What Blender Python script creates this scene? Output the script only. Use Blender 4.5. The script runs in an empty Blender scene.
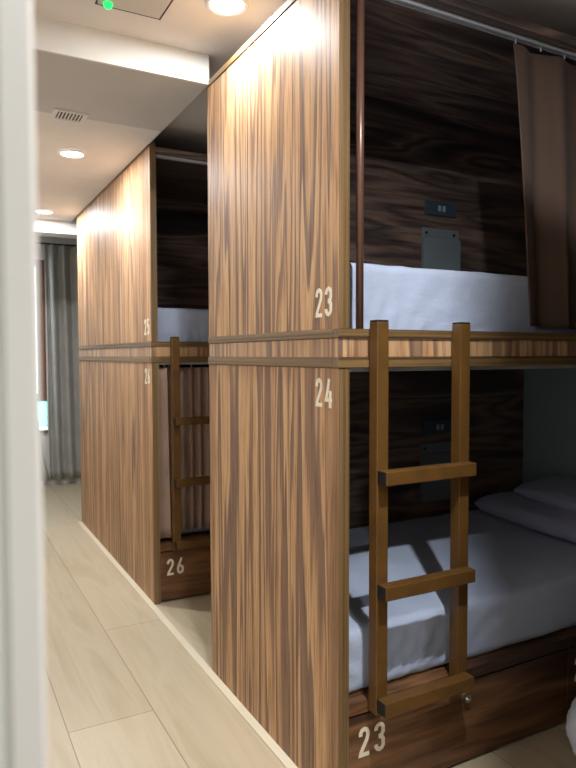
import bpy, bmesh, math, random
from mathutils import Vector, Matrix, noise

C = bpy.context.scene.collection
S = bpy.context.scene
random.seed(7)

# ------------------------------------------------------------------ camera
def make_camera():
    yaw, pitch, roll = math.radians(28.29), math.radians(2.514), math.radians(-0.144)
    cy, sy, cp, sp = math.cos(yaw), math.sin(yaw), math.cos(pitch), math.sin(pitch)
    F = Vector((sy * cp, cy * cp, -sp)); R = Vector((cy, -sy, 0)); U = R.cross(F)
    cr, sr = math.cos(roll), math.sin(roll)
    R2 = cr * R + sr * U; U2 = -sr * R + cr * U
    cam = bpy.data.cameras.new('camera'); o = bpy.data.objects.new('camera', cam); C.objects.link(o)
    m = Matrix((R2, U2, -F)).transposed().to_4x4(); m.translation = Vector((0, 0, 1.337))
    o.matrix_world = m
    cam.sensor_fit = 'HORIZONTAL'; cam.sensor_width = 36; cam.lens = 652.0 / 576 * 36
    cam.clip_start = 0.02; cam.clip_end = 60
    cam.dof.use_dof = True; cam.dof.focus_distance = 2.3; cam.dof.aperture_fstop = 6.0
    S.camera = o
make_camera()

# ------------------------------------------------------------------ world, lights, exposure
S.view_settings.view_transform = 'Standard'; S.view_settings.look = 'None'
S.view_settings.gamma = 1; S.view_settings.use_curve_mapping = False
S.view_settings.exposure = 0.15
w = bpy.data.worlds.new('daylight'); S.world = w; w.use_nodes = True
w.node_tree.nodes['Background'].inputs[0].default_value = (0.75, 0.88, 1.0, 1)
w.node_tree.nodes['Background'].inputs[1].default_value = 6.0

HI, LO = 2.554, 2.438       # ceiling and soffit heights
# x, y, ceiling z, watts, spot angle
LIGHTS = [(0.914, 2.138, HI, 12.5, 'round downlight close beside the tall panel of the near bunk'),
          (0.674, 3.725, LO, 16, 'round downlight in the lowered ceiling next to the square vent'),
          (0.743, 5.300, LO, 19, 'round downlight in the lowered ceiling nearest the window'),
          (0.900, 0.585, HI, 33, 'round downlight beside the corner of the opposite bunk'),
          (0.350, -0.85, HI, 17, 'added unseen round fill light behind the viewer near the doorway')]  # last entry is an added fill lamp, unseen, brightening jamb and corridor
def lamp(x, y, z, watts):
    l = bpy.data.lights.new('downlight_bulb', 'AREA'); l.shape = 'DISK'; l.size = .045; l.energy = watts
    l.color = (0.97, 0.98, 1.0)
    o = bpy.data.objects.new('downlight_bulb', l); C.objects.link(o); o.location = (x, y, z)
    return o

# ------------------------------------------------------------------ helpers
def tag(o, label, cat, group=None, kind=None):
    if label: o['label'] = label
    if cat: o['category'] = cat
    if group: o['group'] = group
    if kind: o['kind'] = kind
    return o
def empty(name, loc, label, cat, group=None):
    o = bpy.data.objects.new(name, None); C.objects.link(o); o.location = loc; o.empty_display_size = .1
    return tag(o, label, cat, group)
def link(name, bm, mat, parent=None, smooth=False, label=None, bevel=0.0):
    bmesh.ops.recalc_face_normals(bm, faces=bm.faces)
    me = bpy.data.meshes.new(name); bm.to_mesh(me); bm.free()
    if smooth:
        for p in me.polygons: p.use_smooth = True
    me.materials.append(mat)
    o = bpy.data.objects.new(name, me); C.objects.link(o)
    if parent: o.parent = parent
    if label: o['label'] = label
    if bevel:
        b = o.modifiers.new('bevel', 'BEVEL'); b.width = bevel; b.segments = 2; b.limit_method = 'ANGLE'
    return o
def B(bm, x0, x1, y0, y1, z0, z1):
    v = [bm.verts.new((x, y, z)) for x in (x0, x1) for y in (y0, y1) for z in (z0, z1)]
    for f in ((0, 1, 3, 2), (4, 6, 7, 5), (0, 4, 5, 1), (2, 3, 7, 6), (0, 2, 6, 4), (1, 5, 7, 3)):
        bm.faces.new([v[i] for i in f])
    return v
def box(name, mat, parent, x0, x1, y0, y1, z0, z1, bevel=.002, label=None):
    bm = bmesh.new(); B(bm, x0, x1, y0, y1, z0, z1)
    return link(name, bm, mat, parent, bevel=bevel, label=label)
def struct(name, mat, *boxes, bevel=0):
    bm = bmesh.new()
    for b in boxes: B(bm, *b)
    o = link(name, bm, mat, bevel=bevel); o['kind'] = 'structure'; return o
def cyl(bm, c, r, h, axis='z', n=24, r2=None):
    m = {'z': Matrix(), 'x': Matrix.Rotation(math.pi / 2, 4, 'Y'), 'y': Matrix.Rotation(-math.pi / 2, 4, 'X')}[axis]
    bmesh.ops.create_cone(bm, cap_ends=True, segments=n, radius1=r, radius2=r if r2 is None else r2, depth=h,
                          matrix=Matrix.Translation(c) @ m)

# ------------------------------------------------------------------ materials
def lin(c):
    return tuple(((v / 255) / 12.92 if v / 255 <= .04045 else ((v / 255 + .055) / 1.055) ** 2.4) for v in c) + (1,)
class M:
    def __init__(s, name, rough=.5, col=(128, 128, 128), metal=0, spec=.5):
        s.m = bpy.data.materials.new(name); s.m.use_nodes = True; s.t = s.m.node_tree; s.N = s.t.nodes; s.L = s.t.links
        s.b = s.N['Principled BSDF']; s.b.inputs['Base Color'].default_value = lin(col)
        s.b.inputs['Roughness'].default_value = rough; s.b.inputs['Metallic'].default_value = metal
        s.b.inputs['Specular IOR Level'].default_value = spec
    def pos(s, scale, rot=(0, 0, 0)):
        g = s.N.new('ShaderNodeNewGeometry'); mp = s.N.new('ShaderNodeMapping'); mp.inputs['Scale'].default_value = scale
        mp.inputs['Rotation'].default_value = rot
        s.L.new(g.outputs['Position'], mp.inputs['Vector']); return mp.outputs[0]
    def noise(s, vec, scale=1, detail=3, rough=.5, dist=0):
        n = s.N.new('ShaderNodeTexNoise'); n.inputs['Scale'].default_value = scale; n.inputs['Detail'].default_value = detail
        n.inputs['Roughness'].default_value = rough; n.inputs['Distortion'].default_value = dist
        s.L.new(vec, n.inputs['Vector']); return n.outputs[0]
    def ramp(s, fac, stops, interp='LINEAR'):
        r = s.N.new('ShaderNodeValToRGB'); e = r.color_ramp.elements; r.color_ramp.interpolation = interp
        e[0].position, e[0].color = stops[0][0], lin(stops[0][1]); e[1].position, e[1].color = stops[-1][0], lin(stops[-1][1])
        for p, c in stops[1:-1]:
            q = e.new(p); q.color = lin(c)
        s.L.new(fac, r.inputs[0]); return r.outputs[0]
    def mix(s, a, b, fac, mode='MULTIPLY'):
        m = s.N.new('ShaderNodeMix'); m.data_type = 'RGBA'; m.blend_type = mode
        for sock, v in ((m.inputs[0], fac), (m.inputs[6], a), (m.inputs[7], b)):
            if hasattr(v, 'is_linked'): s.L.new(v, sock)
            else: sock.default_value = v
        return m.outputs[2]
    def col(s, out): s.L.new(out, s.b.inputs['Base Color']); return s
    def bump(s, h, strength=.3, dist=.002):
        b = s.N.new('ShaderNodeBump'); b.inputs['Strength'].default_value = strength; b.inputs['Distance'].default_value = dist
        s.L.new(h, b.inputs['Height']); s.L.new(b.outputs[0], s.b.inputs['Normal']); return s

def zebrano(name, along, stops, wide=22, rough=.34, bend=.35, fine=.10, long=.2, spec=.5):
    """striped veneer; along = grain axis"""
    m = M(name, rough, spec=spec)
    def sc(a, l):
        v = [a, a, a]; v['xyz'.index(along)] = l; return tuple(v)
    n1 = m.noise(m.pos(sc(wide, long)), 1, 1.6, .4, bend)
    n2 = m.noise(m.pos(sc(wide * 3.3, long * 2.5)), 1, 2, .5, .2)
    n3 = m.noise(m.pos(sc(wide * 12, 4)), 1, 4, .6, 0)
    add = m.N.new('ShaderNodeMath'); add.operation = 'MULTIPLY_ADD'; m.L.new(n2, add.inputs[0]); add.inputs[1].default_value = fine
    m.L.new(n1, add.inputs[2])
    sub = m.N.new('ShaderNodeMath'); sub.operation = 'SUBTRACT'; m.L.new(add.outputs[0], sub.inputs[0]); sub.inputs[1].default_value = fine / 2
    c = m.ramp(sub.outputs[0], stops)
    g = m.ramp(n3, [(.34, (204, 194, 186)), (.52, (255, 255, 255))])
    m.col(m.mix(c, g, 1.0)); m.bump(n3, .07, .001)
    return m.m
Z = [(.28, (140, 110, 84)), (.35, (152, 120, 92)), (.36, (206, 168, 126)), (.41, (194, 154, 114)), (.425, (146, 117, 96)), (.46, (132, 106, 90)),
     (.47, (210, 172, 130)), (.51, (198, 157, 116)), (.525, (152, 121, 97)), (.55, (134, 107, 90)), (.56, (204, 164, 122)), (.60, (192, 152, 112)),
     (.615, (136, 109, 92)), (.65, (178, 140, 104)), (.72, (150, 116, 88))]
mat_panel = zebrano('striped_walnut_veneer_upright', 'z', Z, 8, .5, .45, .13, .24, .2)
mat_band = zebrano('striped_walnut_veneer_band', 'z', Z, 6, .4)
D = [(.28, (52, 34, 22)), (.38, (92, 62, 40)), (.46, (124, 88, 58)), (.52, (100, 68, 44)), (.6, (138, 98, 64)), (.72, (66, 43, 28))]
mat_drawer = zebrano('walnut_veneer_sideways', 'x', D, 5.5, .4, .9, .2, .7)
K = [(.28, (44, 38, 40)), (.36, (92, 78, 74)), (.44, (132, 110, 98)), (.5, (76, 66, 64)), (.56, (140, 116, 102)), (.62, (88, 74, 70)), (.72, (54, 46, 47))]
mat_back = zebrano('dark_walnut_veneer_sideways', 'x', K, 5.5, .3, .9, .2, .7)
O = [(.3, (88, 68, 42)), (.42, (118, 94, 60)), (.52, (136, 110, 72)), (.62, (108, 84, 54)), (.72, (80, 60, 38))]
mat_edge = zebrano('oak_edging_upright', 'z', O, 55, .42, 1.2)
mat_edge_y = zebrano('oak_edging_long', 'y', O, 60, .42, 1.2)
mat_edge_x = zebrano('oak_edging_cross', 'x', O, 60, .42, 1.2)

def plain(name, col, rough=.5, metal=0, nscale=0, namp=.015, bump=0, bscale=300, spec=.5):
    m = M(name, rough, col, metal, spec)
    p = m.pos((1, 1, 1))
    n = m.noise(p, nscale or 4, 3)
    lo = tuple(int(c * (1 - namp)) for c in col); hi = tuple(min(255, int(c * (1 + namp))) for c in col)
    m.col(m.ramp(n, [(.3, lo), (.7, hi)]))
    if bump: m.bump(m.noise(p, bscale, 2), bump, .001)
    return m.m
mat_ceiling = plain('ceiling_paint', (222, 217, 212), .8, bump=.05)
mat_soffit = plain('grey_soffit', (196, 192, 188), .8, bump=.05)
mat_beamwhite = plain('white_beam_paint', (222, 221, 217), .7)
mat_wall = plain('white_wall_paint', (224, 225, 222), .7, bump=.05)
mat_jamb = plain('white_gloss_jamb_paint', (226, 227, 224), .35)
mat_ladder = plain('bronze_painted_ladder_tube', (100, 70, 32), .42, nscale=14, namp=.08)
mat_cap = plain('black_plastic_cap', (22, 20, 18), .5)
mat_pole = plain('brown_lacquered_pole', (104, 74, 60), .3, metal=.2)
mat_alu = plain('brushed_aluminium', (214, 218, 224), .4, metal=.5)
mat_steel = plain('polished_steel', (220, 220, 220), .15, metal=1)
mat_plate = plain('grey_powder_coated_metal', (122, 132, 134), .45, namp=.04)
mat_socket = plain('blue_grey_socket_plastic', (66, 84, 96), .35)
mat_socket_white = plain('pale_socket_insert', (170, 176, 184), .4)
mat_headboard = plain('teal_grey_padded_vinyl', (150, 170, 170), .6, bump=.15, bscale=400)
mat_digit = plain('cream_painted_digit', (236, 226, 204), .6)
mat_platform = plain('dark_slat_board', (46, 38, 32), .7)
mat_white_plastic = plain('white_lamp_ring', (238, 238, 236), .4)
mat_window_wood = zebrano('reddish_window_frame_wood', 'z', [(.3, (104, 58, 36)), (.5, (138, 82, 54)), (.7, (116, 68, 44))], 30, .4)
mat_strip = plain('pale_floor_edging', (222, 212, 188), .5)

def cloth(name, col, rough=.9, weave=500, wr=0.0, wscale=7, sheen=.2):
    m = M(name, rough, col); m.b.inputs['Sheen Weight'].default_value = sheen
    p = m.pos((1, 1, 1)); n = m.noise(p, 5, 3)
    m.col(m.ramp(n, [(.3, tuple(int(c * .95) for c in col)), (.7, tuple(min(255, int(c * 1.03)) for c in col))]))
    if wr: m.bump(m.noise(m.pos((1, 1, 2.6)), wscale, 5, .6, 1.2), wr, .02)
    else: m.bump(m.noise(p, weave, 2), .25, .001)
    return m.m
mat_sheet = cloth('bluish_white_cotton_sheet', (184, 197, 222), .85, wr=.14, wscale=9)
mat_pillow = cloth('lilac_grey_cotton', (164, 168, 196), .85, wr=.25, wscale=6)
mat_curtain = cloth('brown_curtain_fabric', (88, 69, 57), .9, sheen=.03)
mat_curtain_light = cloth('taupe_curtain_fabric', (168, 140, 124), .9)
mat_grey_curtain = cloth('warm_grey_curtain_fabric', (166, 164, 158), .9)
mat_towel = cloth('white_terry_cloth', (216, 222, 240), 1, weave=160)

# floor: long pale planks running down the corridor
fm = M('pale_oak_planks', .38)
g = fm.N.new('ShaderNodeNewGeometry'); mp = fm.N.new('ShaderNodeMapping')
mp.inputs['Rotation'].default_value = (0, 0, math.radians(90)); mp.inputs['Location'].default_value = (0, 0.0, 0)
fm.L.new(g.outputs['Position'], mp.inputs['Vector'])
bk = fm.N.new('ShaderNodeTexBrick'); bk.offset = .37; bk.inputs['Scale'].default_value = 1
bk.inputs['Brick Width'].default_value = 2.2; bk.inputs['Row Height'].default_value = .31
bk.inputs['Mortar Size'].default_value = .0022; bk.inputs['Mortar Smooth'].default_value = .2
mp.inputs['Location'].default_value = (0.16, -.07, 0)
bk.inputs['Color1'].default_value = lin((202, 189, 163)); bk.inputs['Color2'].default_value = lin((192, 178, 151))
bk.inputs['Mortar'].default_value = lin((150, 134, 108))
fm.L.new(mp.outputs[0], bk.inputs['Vector'])
gr = fm.noise(fm.pos((9, .8, 1)), 1, 6, .62, .8)
gc = fm.ramp(gr, [(.32, (238, 233, 226)), (.5, (255, 255, 255)), (.7, (244, 240, 235))])
fm.col(fm.mix(bk.outputs[0], gc, 1.0)); fm.bump(gr, .08, .001)
mat_floor = fm.m

def emit(name, col, strength):
    m = bpy.data.materials.new(name); m.use_nodes = True; b = m.node_tree.nodes['Principled BSDF']
    b.inputs['Base Color'].default_value = lin(col); b.inputs['Emission Color'].default_value = lin(col)
    b.inputs['Emission Strength'].default_value = strength; return m
mat_glow = emit('lit_lamp_diffuser', (255, 250, 244), 8)
mat_green = emit('green_led', (20, 230, 90), 2.2)
def thin_glass(name, tint, gloss, frost=0):
    m = bpy.data.materials.new(name); m.use_nodes = True; t = m.node_tree; t.nodes.remove(t.nodes['Principled BSDF'])
    out = t.nodes['Material Output']; tr = t.nodes.new('ShaderNodeBsdfTransparent'); tr.inputs[0].default_value = lin(tint)
    gl = t.nodes.new('ShaderNodeBsdfGlossy'); gl.inputs['Roughness'].default_value = .05
    a = t.nodes.new('ShaderNodeMixShader'); a.inputs[0].default_value = gloss
    src = tr
    if frost:
        tl = t.nodes.new('ShaderNodeBsdfTranslucent'); tl.inputs[0].default_value = lin(tint)
        b = t.nodes.new('ShaderNodeMixShader'); b.inputs[0].default_value = frost
        t.links.new(tr.outputs[0], b.inputs[1]); t.links.new(tl.outputs[0], b.inputs[2]); src = b
    t.links.new(src.outputs[0], a.inputs[1]); t.links.new(gl.outputs[0], a.inputs[2]); t.links.new(a.outputs[0], out.inputs[0])
    return m
mat_glass = thin_glass('clear_window_glass', (248, 252, 252), .06)
mat_frost = thin_glass('aqua_frosted_glass', (185, 226, 218), .06, .6)

# ------------------------------------------------------------------ the room
XL, YE, XR = 0.052, 7.1, 2.95
struct('floor', mat_floor, (-1.2, XR, -1.5, YE + .1, -.05, 0))
struct('ceiling', mat_ceiling, (-1.2, XR, -1.5, YE + .1, HI, HI + .06))
# lowered ceiling over the corridor, its front edge a white beam
struct('trim_1', mat_soffit, (XL, 1.0, 2.54, 3.162, LO, HI))  # nearer stretch of the soffit, greyer than the rest
struct('trim_2', mat_beamwhite, (XL, 1.0, 2.527, 2.5395, LO - .001, HI))
struct('trim_3', mat_ceiling, (XL, 1.0, 3.162, 5.60, LO + .001, HI))
struct('trim_4', mat_beamwhite, (XL, XR, 5.60, 5.78, 2.335, HI))
# corridor wall ends in a white rebated jamb right beside the viewer
struct('wall_left', mat_wall, (-.12, XL - .006, .43, YE, 0, HI))
bm = bmesh.new()
prof = [(-.13, .43), (-.13, .392), (.020, .392), (.024, .398), (.0255, .404), (.030, .404), (.0315, .398), (.034, .393),
        (.049, .393), (.052, .396), (.052, .43)]
lo_ = [bm.verts.new((x, y, 0)) for x, y in prof]; hi_ = [bm.verts.new((x, y, HI)) for x, y in prof]
for i in range(len(prof)):
    j = (i + 1) % len(prof); bm.faces.new((lo_[i], lo_[j], hi_[j], hi_[i]))
bm.faces.new(lo_); bm.faces.new(hi_)
o = link('trim_5', bm, mat_jamb); o['kind'] = 'structure'
struct('wall_right', mat_back, (XR - .06, XR, -1.5, YE, 0, HI))  # unseen wall; dark wood finish chosen to dim light bounced into the gap
struct('wall_rear', mat_wall, (-1.2, XR - .06, -1.5, -1.44, 0, HI))
struct('wall_side', mat_wall, (-1.2, -1.14, -1.44, .43, 0, HI), (-1.14, -.12, .37, .43, 0, HI))
WX0, WX1, WZ0, WZ1 = .30, .995, .57, 2.32
struct('wall_far', mat_wall, (XL - .006, WX0, YE, YE + .12, 0, HI), (WX1, XR - .06, YE, YE + .12, 0, HI),
       (WX0, WX1, YE, YE + .12, 0, WZ0), (WX0, WX1, YE, YE + .12, WZ1, HI))
# window: wooden frame and sash, frosted pane below
o = struct('window_1', mat_window_wood, (WX0, WX0 + .05, YE + .01, YE + .07, WZ0, WZ1), (WX1 - .085, WX1, YE + .01, YE + .07, .87, WZ1),
       (WX0 + .05, WX1 - .085, YE + .01, YE + .07, WZ1 - .06, WZ1), (WX0 + .05, WX1 - .085, YE + .01, YE + .07, .87, .95), bevel=.003)
box('pane', mat_glass, o, WX0 + .05, WX1 - .085, YE + .035, YE + .041, .95, WZ1 - .06, 0)
box('frosted_pane', mat_frost, o, WX0 + .05, WX1, YE + .035, YE + .041, .60, .87, 0, 'aqua frosted lower pane')
struct('trim_6', mat_window_wood, (WX0 - .02, WX1 + .0, YE - .03, YE - .001, .545, .575))
struct('baseboard_far', mat_beamwhite, (XL, XR - .06, YE - .014, YE - .0005, 0, .07))
struct('trim_7', mat_strip, (.966, .999, -.4, 5.37, 0, .006), bevel=.002)
# curtain rail by the window
t = empty('curtain_rail', (0, 0, 0), 'dark curtain rail above the window at the corridor end', 'curtain rail')
bm = bmesh.new(); cyl(bm, (.95, YE - .07, 2.475), .009, 1.35, 'x', 12); link('rod', bm, mat_cap, t, True)
bm = bmesh.new()
B(bm, .36, .375, YE - .07, YE, 2.468, 2.482); link('bracket', bm, mat_cap, t)
bm = bmesh.new(); B(bm, 1.56, 1.575, YE - .07, YE, 2.468, 2.482); link('bracket', bm, mat_cap, t)

# ------------------------------------------------------------------ ceiling things
for i, (x, y, z, wts, lab) in enumerate(LIGHTS):
    t = empty('ceiling_downlight', (x, y, z), lab, 'ceiling light', 'recessed round downlights')
    bm = bmesh.new()
    n = 40; R0, R1 = .074, .062
    rings = [[bm.verts.new((r * math.cos(a * 2 * math.pi / n), r * math.sin(a * 2 * math.pi / n), zz)) for a in range(n)]
             for r, zz in ((R0, 0), (R0 - .002, -.006), (R1, -.008), (R1 - .004, -.002))]
    for a, b in zip(rings, rings[1:]):
        for k in range(n): bm.faces.new((a[k], a[(k + 1) % n], b[(k + 1) % n], b[k]))
    link('ring', bm, mat_white_plastic, t, True)
    bm = bmesh.new(); cyl(bm, (0, 0, -.0035), .0585, .003, n=40); link('diffuser', bm, mat_glow, t)
    l = lamp(0, 0, -.010, wts); l.parent = t
t = empty('emergency_light', (.63, 2.25, HI), 'flat recessed emergency light with a green lamp on the high ceiling', 'emergency light')
bm = bmesh.new(); B(bm, -.115, .105, -.16, .09, -.004, 0); link('cover', bm, mat_soffit, t, bevel=.002)
bm = bmesh.new()
for b in ((-.121, -.117, -.166, .096), (.107, .111, -.166, .096)): B(bm, *b, -.003, 0)
for b in ((-.117, .107, -.166, -.162), (-.117, .107, .092, .096)): B(bm, *b, -.003, 0)
link('seal', bm, mat_cap, t)
bm = bmesh.new(); bmesh.ops.create_uvsphere(bm, u_segments=20, v_segments=10, radius=.016, matrix=Matrix.Translation((-.082, .07, -.006)))
link('green_lamp', bm, mat_green, t, True, 'glowing green lamp')
t = empty('ceiling_vent', (.56, 3.15, LO), 'small square slatted vent in the lowered corridor ceiling', 'vent')
bm = bmesh.new()
for b in ((-.075, .075, -.062, -.048), (-.075, .075, .048, .062), (-.075, -.055, -.048, .048), (.055, .075, -.048, .048)): B(bm, *b, -.007, 0)
link('frame', bm, mat_ceiling, t, bevel=.001)
bm = bmesh.new(); B(bm, -.055, .055, -.048, .048, -.002, 0); link('duct_opening', bm, mat_cap, t)
for k in range(7):
    bm = bmesh.new(); x = -.045 + k * .015; B(bm, x - .0032, x + .0032, -.048, .048, -.006, -.002); link('slat', bm, mat_ceiling, t)

# ------------------------------------------------------------------ digits
G = {'2': [[(.08, .70), (.08, .80), (.13, .89), (.225, .93), (.32, .89), (.37, .80), (.37, .68), (.33, .56), (.10, .16), (.08, .07), (.42, .07)]],
     '3': [[(.08, .74), (.08, .81), (.13, .89), (.225, .93), (.32, .89), (.37, .81), (.37, .65), (.31, .55), (.20, .52)],
           [(.20, .52), (.31, .49), (.37, .40), (.37, .19), (.32, .11), (.225, .07), (.13, .11), (.08, .19), (.08, .26)]],
     '4': [[(.27, .98), (.07, .27), (.44, .27)], [(.33, .58), (.33, 0)]],
     '5': [[(.40, .93), (.10, .93), (.09, .54), (.15, .59), (.225, .61), (.32, .57), (.37, .49), (.37, .19), (.32, .11), (.225, .07), (.13, .11), (.08, .19), (.08, .25)]],
     '6': [[(.31, .98), (.12, .52), (.08, .38), (.08, .19), (.13, .11), (.225, .07), (.32, .11), (.37, .19), (.37, .38), (.32, .46), (.225, .50), (.15, .47)]]}
def number(text, height, parent, org, xdir, ndir):
    """digits in the plane (xdir, z), raised along ndir"""
    bm = bmesh.new(); org, xdir, ndir = Vector(org), Vector(xdir), Vector(ndir); up = Vector((0, 0, 1)); hw = .068
    def P(x, y, d): return org + xdir * (x * height) + up * (y * height) + ndir * d
    for i, ch in enumerate(text):
        for path in G[ch]:
            pts = [Vector(p) for p in path]; L, Rr = [], []
            for k, p in enumerate(pts):
                a = (p - pts[k - 1]).normalized() if k else (pts[1] - p).normalized()
                b = (pts[k + 1] - p).normalized() if k < len(pts) - 1 else a
                n1 = Vector((-a.y, a.x)); n2 = Vector((-b.y, b.x)); n = (n1 + n2)
                n = n.normalized() / max(.45, n.normalized().dot(n1))
                L.append(p + n * hw); Rr.append(p - n * hw)
            off = i * .62
            e = .0004 * G[ch].index(path)
            va = [[bm.verts.new(P(q.x + off, q.y, d)) for q in side] for side in (L, Rr) for d in (0, .0012 + e)]
            l0, l1, r0, r1 = va
            for k in range(len(pts) - 1):
                bm.faces.new((l1[k], l1[k + 1], r1[k + 1], r1[k])); bm.faces.new((l0[k], l1[k], l1[k + 1], l0[k + 1]))
                bm.faces.new((r0[k], r1[k], r1[k + 1], r0[k + 1])); bm.faces.new((l0[k], l0[k + 1], r0[k + 1], r0[k]))
            for k in (0, -1): bm.faces.new((l0[k], l1[k], r1[k], r0[k]))
    return link('number', bm, mat_digit, parent, label='cream number ' + text)

# ------------------------------------------------------------------ bunk beds
H, ZB, ZT, T = 2.43, 1.3008, 1.4125, .034
BL = 1.83            # outer length
def ladder(root):
    lad = bpy.data.objects.new('ladder', None); C.objects.link(lad); lad.parent = root; lad['label'] = 'bronze brown ladder'
    for x in (.097, .408):
        p = box('post', mat_ladder, lad, x, x + .040, -.048, -.008, .291, 1.432, .0025)
        box('end_cap', mat_cap, lad, x + .001, x + .039, -.047, -.009, 1.432, 1.437, .001, 'black plastic end cap')
    for z in (.969, .640, .304):
        box('rung', mat_ladder, lad, .100, .440, -.088, -.0482, z, z + .040, .0025)
        box('end_cap', mat_cap, lad, .098, .100, -.087, -.049, z + .001, z + .039, .0005, 'black plastic end cap')
    return lad
def bunk(x, y, depth, label, top_no, low_no, drawer_nos, pole=False):
    r = empty('bunk_bed', (x, y, 0), label, 'bunk bed', 'wooden bunk bed units along the corridor')
    back = min(depth, 1.0)
    # end panels towards the corridor
    for z0, z1 in ((0, ZB), (ZT, H)):
        box('side_panel', mat_panel, r, 0, T - .0015, .003, depth, z0 + (.001 if z0 else 0), z1 - .001, .001)
        box('edge_strip', mat_edge, r, .0005, T, 0, .0028, z0 + (.001 if z0 else 0), z1 - .001, 0, 'oak coloured edging')
    # mid rail wraps around the corner: band between two strips
    box('rail_band', mat_band, r, .0, BL, .003, .030, ZB + .031, ZT - .027, .001)
    box('rail_band', mat_band, r, .0, T, .0302, depth, ZB + .031, ZT - .027, .001)
    for z0, z1 in ((ZB, ZB + .030), (ZT - .026, ZT)):
        box('rail_strip', mat_edge_x, r, -.004, BL, -.004, .030, z0, z1, .0015, 'oak coloured horizontal strip')
        box('rail_strip', mat_edge_y, r, -.004, T, .0302, depth, z0, z1, .0015, 'oak coloured horizontal strip')
    # inner shell
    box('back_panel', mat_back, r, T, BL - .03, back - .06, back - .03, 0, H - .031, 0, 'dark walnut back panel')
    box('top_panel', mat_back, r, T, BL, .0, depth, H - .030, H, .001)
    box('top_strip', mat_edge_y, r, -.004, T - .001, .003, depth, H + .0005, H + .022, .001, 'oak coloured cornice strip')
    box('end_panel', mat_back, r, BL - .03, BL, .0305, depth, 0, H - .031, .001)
    box('platform', mat_platform, r, T, BL - .03, .0305, back - .061, ZB + .002, ZB + .03, 0)
    box('headboard', mat_headboard, r, BL - .05, BL - .031, .06, back - .062, .40, ZB - .01, .006, 'teal grey padded headboard')
    # base: front rail, ledge, platform
    box('base_rail', mat_drawer, r, T, BL - .03, .0, .03, .281, .317, .002)
    box('base_platform', mat_drawer, r, T, BL - .03, .0305, back - .061, .285, .3165, .001)
    x0 = T + .003
    for k, no in enumerate(drawer_nos):
        xa = x0 + k * .948; xb = min(xa + .944, BL - .033)
        d = box('drawer', mat_drawer, r, xa, xb, .004, .024, .012, .275, .002)
        if no: number(no, .090, d, (xa + .034, .004, .146), (1, 0, 0), (0, -1, 0))
        bm = bmesh.new(); cx = xa + .455
        cyl(bm, (cx, -.002, .222), .013, .012, 'y', 20, .011); cyl(bm, (cx, -.0105, .222), .006, .006, 'y', 16)
        link('lock', bm, mat_steel, d, label='small polished steel lock')
    # dark recess behind drawers
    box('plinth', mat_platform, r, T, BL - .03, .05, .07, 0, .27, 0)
    # fittings on the back panel
    yb = back - .0605
    for z, zp0, zp1 in ((2.051, 1.70, 1.954), (.98, .615, .902)):
        s = box('socket_plate', mat_socket, r, 1.092, 1.288, yb - .010, yb, z - .034, z + .034, .003, 'blue grey socket plate')
        bm = bmesh.new()
        for dx in (-.022, .006): B(bm, 1.19 + dx, 1.19 + dx + .018, yb - .014, yb - .0102, z - .014, z + .014)
        link('outlet', bm, mat_socket_white, s, bevel=.002)
        bm = bmesh.new()
        B(bm, 1.075, 1.308, yb - .006, yb, zp0, zp1); B(bm, 1.075, 1.308, yb - .020, yb - .0062, zp0, zp1 - .05)
        p = link('metal_plate', bm, mat_plate, r, label='grey metal plate fixed with two screws', bevel=.002)
        for dx in (1.10, 1.275):
            bm = bmesh.new(); cyl(bm, (dx, yb - .0075, zp1 - .025), .007, .003, 'y', 14); link('screw', bm, mat_cap, p)
    # grab pole
    if pole:
      bm = bmesh.new(); cyl(bm, (.079, .015, (ZT + H - .03) / 2), .0115, H - .03 - ZT - .001, 'z', 20)
      link('grab_pole', bm, mat_pole, r, True, 'thin brown upright pole')
    # curtain tracks
    for zt in (H - .0305, ZB - .0005):
        bm = bmesh.new()
        for ya, yc in ((.033, .039), (.049, .055)): B(bm, T + .002, BL - .034, ya, yc, zt - .012, zt)
        B(bm, T + .002, BL - .034, .0392, .0488, zt - .004, zt)
        link('curtain_track', bm, mat_alu, r, label='aluminium curtain track')
    if depth > 1.2:
        box('back_panel', mat_back, r, T, BL - .03, depth - .03, depth - .002, 0, H - .031, 0)
    if top_no: number(top_no, .086, r, (-.0, .130, 1.449), (0, -1, 0), (-1, 0, 0))
    if low_no: number(low_no, .086, r, (-.0, .130, 1.184), (0, -1, 0), (-1, 0, 0))
    ladder(r)
    return r
Y1, Y3 = 1.552, 3.375
bunk(1.0, Y1, 1.0, 'near bunk bed unit numbered 23 and 24 with striped wood end panel', '23', '24', ('23', '24'), True)
bunk(1.0, .735 - 1.0, 1.0, 'opposite bunk bed unit whose back edge borders the aisle', '', '', ('', ''))
bunk(1.0, Y3, 1.997, 'farther bunk bed unit numbered 25 and 26 behind the near one', '25', '26', ('26', '25'))

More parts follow.
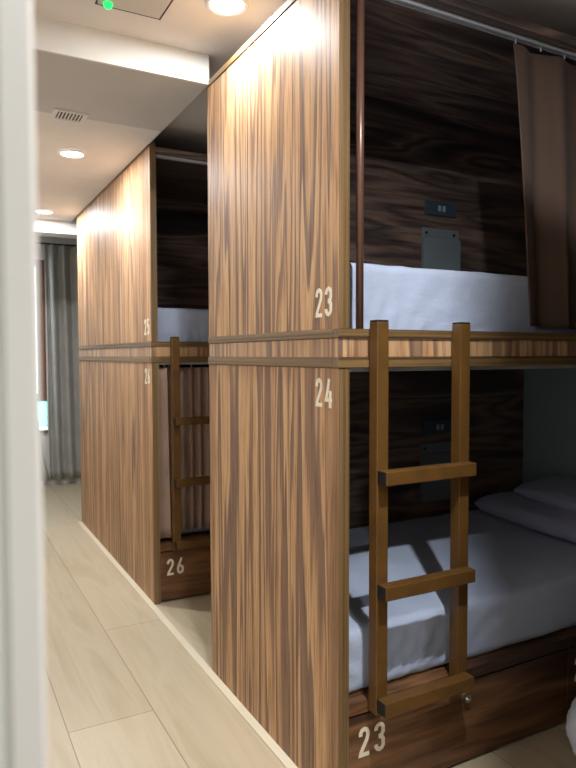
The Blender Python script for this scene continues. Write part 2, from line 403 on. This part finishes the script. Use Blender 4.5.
# ------------------------------------------------------------------ mattresses
def soft_box(sx, sy, sz, r, step, wr, rise=0):
    """rounded box, origin at its corner, wr(p, n) gives an outward push"""
    bm = bmesh.new(); vs = {}
    nx, ny, nz = [max(3, int(s / step)) for s in (sx, sy, sz)]
    dims = (nx, ny, nz); size = (sx, sy, sz)
    def V(i, j, k):
        key = (i, j, k)
        if key in vs: return vs[key]
        p = Vector((i / nx * sx, j / ny * sy, k / nz * sz))
        q = Vector([min(max(p[a], r), size[a] - r) for a in range(3)])
        d = p - q; n = d.normalized() if d.length > 1e-9 else Vector((0, 0, 1))
        p = q + n * r
        p = p + n * wr(p, n)
        p.z += rise * (p.y / sy) * (p.z / sz)
        vs[key] = bm.verts.new(p); return vs[key]
    for a, b, c in ((0, 1, 2), (1, 2, 0), (2, 0, 1)):
        for e in (0, dims[c]):
            for i in range(dims[a]):
                for j in range(dims[b]):
                    f = []
                    for di, dj in ((0, 0), (1, 0), (1, 1), (0, 1)):
                        k = [0, 0, 0]; k[a] = i + di; k[b] = j + dj; k[c] = e; f.append(V(*k))
                    bm.faces.new(f)
    return bm
def wrinkle(sx, sz, seed, corner):
    def f(p, n):
        q = Vector((p.x, p.y, p.z + seed))
        v = .002 * noise.noise(q * 4)
        if n.y < -.3:                      # front side: pulls fanning out of the tucked edge
            low = max(0, 1 - p.z / (sz * .95))
            for cx, amp in corner:
                dx, dz = p.x - cx, p.z + .03
                ang = math.atan2(dz, dx); d = math.hypot(dx, dz)
                v += amp * .8 * math.sin(ang * 19 + 3 * noise.noise(q * 7)) * math.exp(-d / .15) * min(1, p.z / .05)
            v += .0035 * noise.noise(Vector((p.x * 14 - p.z * 18, p.z * 45 + p.x * 6, seed))) * (.1 + low)
            v += .0014 * noise.noise(Vector((p.x * 4, p.z * 60, seed + 3)))
        elif n.z > .3:
            v += .0025 * noise.noise(Vector((p.x * 9, p.y * 5, seed)))
        return v
    return f
def mattress(loc, sz, seed, corner, label, rise=0, length=1.72):
    bm = soft_box(length, .835, sz, .026, .0145, wrinkle(length, sz, seed, corner), rise)
    o = link('mattress', bm, mat_sheet, None, True); o.location = loc
    return tag(o, label, 'mattress', 'mattresses in white sheets')
mattress((1.037, Y1 + .090, ZB + .033), .285, 1.3, [(.07, .008), (.2, .006), (.42, .003)], 'white sheeted mattress of upper bunk 23, in front of the dark panel')
mattress((1.037, Y1 + .040, .3185), .195, 5.1, [(.13, .008), (.24, .008), (.40, .006)], 'white sheeted mattress of lower bunk 24, crossed by ladder shadows', .05)
mattress((1.037, Y3 + .066, ZB + .033), .265, 9.4, [(.10, .007), (.26, .006)], 'white sheeted mattress of upper bunk 25 in the farther unit')
mattress((1.037, Y3 + .100, .3265), .235, 12.4, [(.2, .005)], 'white sheeted mattress behind the closed curtain of bunk 26')

# ------------------------------------------------------------------ pillows
def pillow(loc, rot, sx, sy, h, seed, label):
    bm = bmesh.new(); nu, nv = 44, 34; G_ = {}
    for s in (1, -1):
        for i in range(nu + 1):
            for j in range(nv + 1):
                u, v = i / nu * 2 - 1, j / nv * 2 - 1
                edge = i in (0, nu) or j in (0, nv)
                if s == -1 and edge: G_[(s, i, j)] = G_[(1, i, j)]; continue
                t = (max(0, 1 - u ** 4) * max(0, 1 - v ** 4)) ** .42
                pin = 1 - .07 * (u * u + v * v - 1) ** 2 * 0 - .05 * (abs(u) * abs(v)) ** 3
                x, y = u * sx / 2 * (1 - .04 * (1 - abs(v)) * abs(u)) * pin, v * sy / 2 * (1 - .04 * (1 - abs(u)) * abs(v)) * pin
                z = s * h / 2 * t * (1 + .25 * noise.noise(Vector((u * 1.6, v * 1.6, seed)))) + .004 * noise.noise(Vector((u * 6, v * 6, seed + s)))
                G_[(s, i, j)] = bm.verts.new((x, y, z))
    for s in (1, -1):
        for i in range(nu):
            for j in range(nv):
                bm.faces.new([G_[(s, a, b)] for a, b in ((i, j), (i + 1, j), (i + 1, j + 1), (i, j + 1))])
    o = link('pillow', bm, mat_pillow, None, True); o.location = loc; o.rotation_euler = rot
    return tag(o, label, 'pillow', 'pillows on the lower bunk')
pillow((2.50, 2.01, .598), (math.radians(3.5), 0, math.radians(4)), .42, .72, .11, 2.0, 'lower lilac grey pillow lying flat on the lower bunk mattress')
pillow((2.565, 1.93, .688), (math.radians(2), math.radians(-6), math.radians(-3)), .30, .64, .085, 6.0, 'upper lilac grey pillow leaning against the teal grey headboard')

# ------------------------------------------------------------------ curtains
def curtain(name, mat, loc, fx, fy, z0, z1, nu, nv, label, group=None, thick=.003):
    """fx(u,t), fy(u,t): u across 0..1, t = 0 at hem .. 1 at top"""
    bm = bmesh.new()
    g_ = [[bm.verts.new((fx(i / nu, j / nv), fy(i / nu, j / nv), z0(i / nu) * (1 - j / nv) + z1 * j / nv if callable(z0) else z0 + (z1 - z0) * j / nv))
           for j in range(nv + 1)] for i in range(nu + 1)]
    for i in range(nu):
        for j in range(nv): bm.faces.new((g_[i][j], g_[i + 1][j], g_[i + 1][j + 1], g_[i][j + 1]))
    o = link(name, bm, mat, None, True); o.location = loc
    s = o.modifiers.new('thickness', 'SOLIDIFY'); s.thickness = thick; s.offset = 0
    return tag(o, label, 'curtain', group)
def hooks(parent, xs, y, z):
    for x in xs:
        bm = bmesh.new(); B(bm, x - .002, x + .002, y - .002, y + .002, z, z + .022); link('curtain_hook', bm, mat_alu, parent)
# upper bunk 23 curtain, drawn to the far end
ct = curtain('bunk_curtain', mat_curtain, (0, 0, 0),
        lambda u, t: 1.712 + .085 * (1 - t) ** .8 * (1 - u) + u * .93 + .012 * math.sin(u * 40) * (1 - t),
        lambda u, t: Y1 + .052 + (.012 + .010 * (1 - t)) * math.sin(u * 2 * math.pi * 4.6 - 2.2 + .7 * (1 - t)) + .002 * math.sin(u * 70),
        lambda u: 1.435 - .008 * u, 2.372, 220, 40,
        'brown curtain drawn to the far end of upper bunk 23')
hooks(ct, [1.725 + k * .12 for k in range(8)], Y1 + .044, 2.374)
# bunk 26 curtain, closed
ct = curtain('bunk_curtain', mat_curtain_light, (0, 0, 0),
        lambda u, t: 1.10 + u * 1.66,
        lambda u, t: Y3 + .064 + .024 * math.sin(u * 2 * math.pi * 33 + .6 * math.sin(u * 9)) * (.8 + .2 * (1 - t)),
        .365, 1.272, 560, 14, 'taupe pleated curtain closed across lower bunk 26')
hooks(ct, [1.11 + k * .13 for k in range(13)], Y3 + .060, 1.268)
ct = curtain('bunk_curtain', mat_curtain_light, (0, 0, 0),
        lambda u, t: 1.040 + u * (.064 - .014 * t),
        lambda u, t: Y3 + .026 + .012 * math.sin(u * math.pi),
        .345, 1.272, 16, 14, 'narrow taupe curtain edge hanging beside the end panel of bunk 26')
hooks(ct, [1.05, 1.08], Y3 + .040, 1.268)
# grey curtains at the far window
ct = curtain('window_curtain', mat_grey_curtain, (0, 0, 0),
        lambda u, t: 1.002 + .012 * math.sin(t * 4) - .03 * (1 - t) * math.sin(t * 3) + u * (.62 - .06 * t),
        lambda u, t: YE - .085 + .038 * math.sin(u * 2 * math.pi * 4.6 + .8 * t + 1.3 * math.sin(u * 5)) + .006 * math.sin(u * 60) * t,
        .06, 2.463, 220, 24, 'long grey curtain hanging right of the window at the corridor end', 'grey window curtains')
hooks(ct, [1.08 + k * .1 for k in range(5)], YE - .07, 2.45)
ct = curtain('window_curtain', mat_grey_curtain, (0, 0, 0),
        lambda u, t: .44 + u * (.42 + .14 * max(0, 1 - t * 2.2) ** 2),
        lambda u, t: YE - .085 + .034 * math.sin(u * 2 * math.pi * 4 + .5 * t),
        .06, 2.463, 140, 24, 'grey curtain left of the window, only its hem corner showing', 'grey window curtains')
hooks(ct, [.47 + k * .09 for k in range(5)], YE - .07, 2.45)

# ------------------------------------------------------------------ towel bundle on the floor
bm = bmesh.new()
prof = [(0, 0), (.20, .0), (.235, .02), (.268, .07), (.272, .12), (.245, .17), (.195, .22), (.16, .28), (.14, .33), (.11, .38), (.06, .405), (0, .405)]
def rad(s):
    k = s * (len(prof) - 1); i = min(int(k), len(prof) - 2); f = k - i; f = f * f * (3 - 2 * f)
    return prof[i][0] * (1 - f) + prof[i + 1][0] * f, prof[i][1] * (1 - (k - i)) + prof[i + 1][1] * (k - i)
na, nr = 150, 110; rows = []
for s in range(1, nr):
    r_, z_ = rad(s / nr); row = []
    for a in range(na):
        th = a / na * 2 * math.pi; d = Vector((math.cos(th), math.sin(th), 0))
        k = 1 + .05 * math.sin(th * 7 + z_ * 14 + 2 * noise.noise(d * 1.5)) * min(1, z_ * 8) + .08 * noise.noise(Vector((d.x * 2, d.y * 2, z_ * 8)))
        fz = .0035 * noise.noise(Vector((d.x * 40, d.y * 40, z_ * 150)))
        row.append(bm.verts.new((d.x * (r_ * k + fz) , d.y * (r_ * k + fz) * .78, z_ + .02 * (z_ > .3) * noise.noise(d * 3))))
    rows.append(row)
for a_, b_ in zip(rows, rows[1:]):
    for k in range(na): bm.faces.new((a_[k], a_[(k + 1) % na], b_[(k + 1) % na], b_[k]))
bm.faces.new(rows[0]); bm.faces.new(rows[-1])
o = link('towel_bundle', bm, mat_towel, None, True); o.location = (2.015, 1.285, .001)
tag(o, 'white fluffy towel bundle on the floor in front of the drawers', 'towel')
